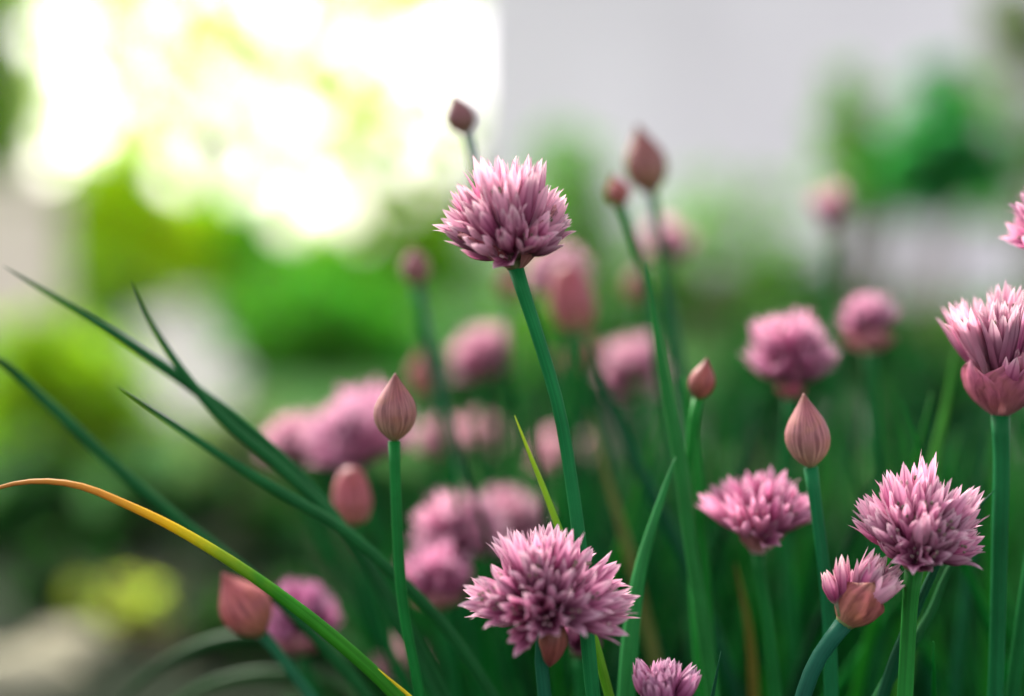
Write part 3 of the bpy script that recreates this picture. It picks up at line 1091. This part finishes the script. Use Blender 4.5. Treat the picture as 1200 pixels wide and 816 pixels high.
flower('partly seen pink flower at the right edge high above the cup shaped flower', (1240, 306), .36, -4, 4, .0195, 34, 50,
       [(1240, 350), (1232, 480), (1200, 700)], False, .5, (), seed=79, tint=(1, .9, 1))
flower('very blurred pale flower, left one of a pair above the two touching heads', (517, 545), .45, 0, 5, .0150, 30, 48,
       [(520, 580), (530, 680), (540, 816)], False, .5, (), seed=81, tint=(1.1, 1.12, 1.05))
flower('very blurred faint flower, right one of a pair above the two touching heads', (561, 535), .48, 0, 5, .0135, 28, 50,
       [(563, 570), (570, 680), (578, 816)], False, .5, (), seed=83, tint=(1.1, 1.12, 1.05))
flower('very blurred pale flower right of the lime leaf tip, beside the tall stem', (658, 555), .48, 0, 5, .0155, 30, 60,
       [(660, 590), (664, 700), (670, 816)], False, .5, (), seed=85, tint=(1.1, 1.12, 1.05))

# --- buds
RED = (1.0, .66, .62)
bud('sharp upright brownish pink bud with a pointed tip on a straight green stem', (462, 517), .352, 1, 3, mm(80, .352), mm(50, .352),
    [(463, 545), (466, 610), (473, 710), (490, 816)], (.92, .84, .78), .0013, (.010, .16, .03), 1)
bud('pale pink teardrop bud below the round topped flower', (950, 548), .354, -6, 3, mm(88, .354), mm(52, .354),
    [(953, 570), (962, 640), (972, 730), (976, 816)], (1.05, .98, .95), .0016, (.010, .15, .05), 2)
bud('small dark bud rising above the tallest flower at its upper left', (547, 159), .386, -18, 3, mm(52, .386), mm(36, .386),
    [(551, 175), (556, 205), (570, 250), (606, 320), (633, 400), (657, 485), (670, 570), (682, 660)], (.62, .55, .55), .0011, STEMC, 3)
bud('big blurred brown bud with a pointed tip right of the tallest flower', (764, 228), .402, -12, 3, mm(84, .402), mm(50, .402),
    [(768, 250), (780, 320), (800, 440), (812, 560), (822, 700)], (.80, .72, .62), .0013, (.02, .12, .05), 4)
bud('small reddish bud touching the lower left of the big brown bud', (729, 242), .395, -16, 3, mm(40, .395), mm(30, .395),
    [(738, 268), (757, 330), (772, 430), (785, 520), (798, 620)], (.95, .6, .55), .0012, (.02, .14, .04), 5)
bud('small red brown bud standing alone right of the tall leaf in the middle', (818, 468), .366, 12, 3, mm(50, .366), mm(31, .366),
    [(814, 490), (808, 560), (815, 680), (832, 816)], (.85, .48, .42), .0013, (.012, .19, .025), 6)
bud('blurred dull bud left of the tallest flower on its own stem', (489, 336), .415, -6, 3, mm(50, .415), mm(36, .415),
    [(494, 360), (508, 430), (524, 500), (545, 620)], (.75, .62, .66), .0016, (.02, .11, .06), 7)
bud('blurred red pink bud just right of the tallest stem', (678, 390), .42, -12, 4, mm(84, .42), mm(54, .42),
    [(684, 420), (700, 500), (730, 620)], (1.1, .66, .78), .0014, STEMC, 8, None, 0, True)
bud('rounded coral pink bud below the large mauve flower', (415, 616), .385, -4, 3, mm(70, .385), mm(46, .385),
    [(420, 640), (440, 710), (470, 800)], (1.15, .66, .78), .0013, STEMC, 9, None, 0, True)
bud('blurred pointed coral bud under the yellowing leaf, left of the purple one', (308, 744), .372, -32, 5, mm(88, .372), mm(60, .372),
    [(318, 756), (345, 790), (375, 830)], (1.2, .72, .70), .0014, (.02, .13, .06), 10)
flower('blurred round purple closed head crossed by the yellowing leaf', (352, 764), .396, -2, 5, .0188, 34, 50,
       [(360, 790), (380, 840)], False, .5, ((270, .010, .0085, 150, .02), (90, .008, .0085, 150, .02)), seed=91, tint=(.66, .46, .66), variants=(0, 0, 4))
flower('blurred round mauve closed head behind the left side of the widest flower', (516, 711), .395, -6, 5, .0176, 34, 48,
       [(520, 735), (535, 816)], False, .5, ((270, .009, .008, 150, .02), (90, .007, .008, 150, .02)), seed=93, tint=(.9, .68, .85), variants=(0, 0, 4))
flower('dark mauve closed head under the right side of the widest flower', (680, 768), .37, 0, 5, .0120, 26, 48,
       [(680, 790), (682, 830)], False, .5, (), seed=95, tint=(.6, .42, .55), variants=(0, 0, 4))
bud('very blurred reddish brown bud left of the very blurred pink flower', (499, 466), .45, -6, 3, mm(58, .45), mm(36, .45),
    [(503, 500), (515, 600), (535, 760)], RED, .0013, STEMC, 14)
bud('tiny very blurred coral bud right of the tall stem below the red pink one', (690, 432), .455, 0, 3, mm(40, .455), mm(26, .455),
    [(692, 470), (700, 580), (715, 740)], RED, .0012, STEMC, 15)
bud('tiny very blurred pink bud touching the tall stem', (662, 440), .46, 0, 3, mm(38, .46), mm(26, .46),
    [(664, 480), (672, 600), (690, 760)], (1.1, .8, .8), .0012, STEMC, 16)
bud('small very blurred dull bud behind the leaf under the big brown bud', (745, 356), .46, 0, 3, mm(46, .46), mm(28, .46),
    [(747, 400), (755, 520), (768, 700)], (.9, .6, .6), .0012, STEMC, 17)
bud('small very blurred brown bud hidden under the tallest flower, left of its stem', (598, 352), .45, 0, 3, mm(44, .45), mm(28, .45),
    [(598, 390), (602, 520), (612, 700)], (.9, .66, .55), .0012, STEMC, 18)


# --- leaves
LG = 'chive leaves in the clump'


def leaf(label, pts, z, r0, color, mat=None, root=None, tip=.12, group=LG, flat=1.0, taper=.05):
    """hollow tapering leaf from its tip (first point) down to the soil"""
    w = [P(p[0], p[1], p[2] if len(p) > 2 else z) for p in pts]
    if root is None:
        root = root_of(w[-1], w[-2], .6)
    root = Vector(root)
    seq = [root] + w[::-1]
    q = catmull([np.array(p - root) for p in seq], 80)
    ln = float(np.linalg.norm(np.diff(q, axis=0), axis=1).sum())
    dist = ln * (1 - np.linspace(0, 1, 80))                 # metres from the tip
    rad = r0 * np.clip(np.minimum(1, dist / taper) ** .6, tip, 1)
    rad[-1] *= .4
    mb = MB()
    tube(mb, q, rad, 10, flat=flat, t0=1 - ln / .12, t1=1)
    o = mb.build('chive_leaf', mat or M_LEAF, None, root, color=color)
    tag(o, label, 'leaf', group)
    return o


G1, G2, G3 = (.010, .095, .024), (.006, .075, .030), (.014, .14, .02)
leaf('dark green leaf reaching furthest up and left over the pale background', [(4, 312, .37), (70, 352), (140, 395), (220, 450), (300, 510), (380, 590), (450, 690)], .38, .0015, G1)
leaf('short dark leaf crossing the longest left leaf, its tip pointing straight up left', [(154, 328, .365), (178, 380), (215, 437), (262, 492), (325, 545), (400, 620), (460, 720)], .375, .0015, G1)
leaf('dark green leaf running to the coral bud with its tip below the crossing pair', [(138, 453, .36), (190, 488), (260, 535), (330, 578), (400, 620), (480, 690)], .37, .0015, G1)
leaf('soft dark green leaf coming in from the left edge above the yellowing leaf', [(-30, 405, .36), (20, 440), (80, 495), (150, 560), (210, 610), (300, 680), (400, 780)], .39, .0017, G1)
leaf('long arching leaf with a withered orange tip, turning yellow then green', [(-40, 590), (0, 571), (45, 564), (95, 570), (145, 590), (190, 611), (250, 645), (320, 692), (400, 755), (470, 822), (520, 900)], .345, .00175, (.03, .20, .012), M_YELLOW, None, .25, LG, 1.0, .10)
leaf('bright yellow leaf tip poking up at the bottom left of centre', [(443, 784), (458, 797), (480, 816), (510, 850)], .338, .0013, (.55, .45, .02))
leaf('thin lime green leaf tip left of the tall stem', [(603, 487), (620, 530), (640, 580), (662, 640), (690, 730)], .347, .0012, (.12, .33, .02), M_TIPPED)
leaf('dark leaf slanting behind the spiky tipped flower to the right edge stem', [(1166, 574), (1140, 602), (1110, 640), (1080, 700), (1050, 770), (1030, 830)], .348, .0015, G2)
leaf('softer green leaf running parallel below the slanting dark leaf', [(1145, 622), (1115, 662), (1090, 720), (1040, 800), (1010, 860)], .356, .0018, G1)
leaf('broad bright green leaf right of the widest flower', [(792, 535), (770, 600), (750, 670), (740, 740), (734, 816)], .36, .0023, (.025, .20, .05))
leaf('short dark leaf tip near the bottom edge right of the purple bud', [(845, 763), (840, 790), (832, 830)], .34, .0012, G2)
leaf('tall straight leaf in the middle running up under the big brown bud', [(757, 305), (766, 365), (778, 440), (795, 530), (810, 640), (828, 760)], .368, .0019, (.02, .17, .035))
leaf('broad mid green leaf standing left of the ragged deep pink flower', [(800, 440), (812, 520), (818, 620), (822, 720), (830, 816)], .385, .0030, (.012, .19, .025))
leaf('dark leaf arching low over the bottom left corner', [(130, 830), (190, 780), (260, 752), (340, 752), (420, 785), (480, 840)], .44, .0028, (.006, .045, .008))
leaf('second arching leaf below the low dark one near the bottom left corner', [(170, 850), (240, 806), (310, 792), (380, 806), (430, 840)], .45, .0028, (.010, .060, .010))
leaf('pale straw coloured old leaf slanting behind the tall stem', [(690, 480), (712, 560), (735, 640), (760, 740)], .43, .0016, (.16, .17, .05))
leaf('yellow brown dead leaf standing behind the ragged deep pink flower', [(862, 660), (878, 740), (885, 830)], .40, .0017, (.14, .12, .02))
leaf('bright green leaf leaning left beside the right edge stem', [(1118, 410), (1108, 480), (1095, 540), (1080, 640)], .41, .0018, (.06, .26, .03))
leaf('leaf running steeply behind the tall stem from the pink bud down right', [(690, 400), (715, 470), (740, 530), (780, 610)], .42, .0020, G2)

# the mass of blurred leaves that fills the clump behind
rng = np.random.default_rng(77)
fills = 'blurred plain green leaf in the crowd of leaves filling the clump behind the flowers'
cols = [(.003, .080, .014), (.0015, .035, .009), (.004, .150, .018), (.003, .075, .026), (.012, .18, .010), (.004, .12, .018), (.002, .045, .010)]
for i in range(278):
    Y = .425 + .42 * rng.random() ** 1.7
    px0 = rng.uniform(430, 1270)
    Y += .07 * (px0 < 620)
    x = (px0 - 600) * K * Y
    H = rng.uniform(.13, .262) + .02 * (rng.random() < .25)
    if px0 < 560:
        H *= rng.uniform(.65, .9)
    lean = float(np.clip(rng.normal(0, .024), -.04, .04)) - (.03 if px0 < 560 else 0)
    root = np.array([x - lean * .6, Y + rng.normal() * .02, 0])
    tipp = np.array([x + lean, Y + rng.normal() * .03, H])
    mid = (root + tipp) / 2 + np.array([-lean * .35, 0, .02])
    q = catmull([np.zeros(3), mid - root, tipp - root], 18)
    s = np.linspace(0, 1, 18)
    r0 = rng.uniform(.0015, .0024)
    mb = MB()
    tube(mb, q, r0 * np.clip(np.minimum(1, (1 - s) / .4) ** .6, .1, 1), 7)
    c = cols[rng.integers(0, len(cols))]
    o = mb.build('chive_leaf', M_LEAF, None, tuple(root), color=c)
    tag(o, fills, 'leaf', 'crowd of leaves behind the flowers')

# beyond the leaves one can count: the dense rest of the thicket
mb = MB()
for i in range(420):
    Y = .50 + .50 * rng.random()
    px0 = rng.uniform(440, 1290)
    x = (px0 - 600) * K * Y
    H = rng.uniform(.12, .235) * (.8 if px0 < 560 else 1)
    lean = rng.normal(0, .03) - (.03 if px0 < 560 else 0)
    root = np.array([x - lean * .6, Y, 0])
    tipp = np.array([x + lean, Y + rng.normal() * .03, H])
    q = catmull([root, (root + tipp) / 2 + np.array([-lean * .35, 0, .02]), tipp], 12)
    tube(mb, q, rng.uniform(.0016, .0026) * np.clip(np.minimum(1, (1 - np.linspace(0, 1, 12)) / .4) ** .6, .1, 1), 6, rand=rng.uniform(0, 1) ** 1.5)
o = mb.build('leaf_thicket', M_LEAF, None, (0, 0, 0), color=(.006, .115, .016))
tag(o, 'dense thicket of dark blurred leaves at the back of the clump', 'leaves', None, 'stuff')
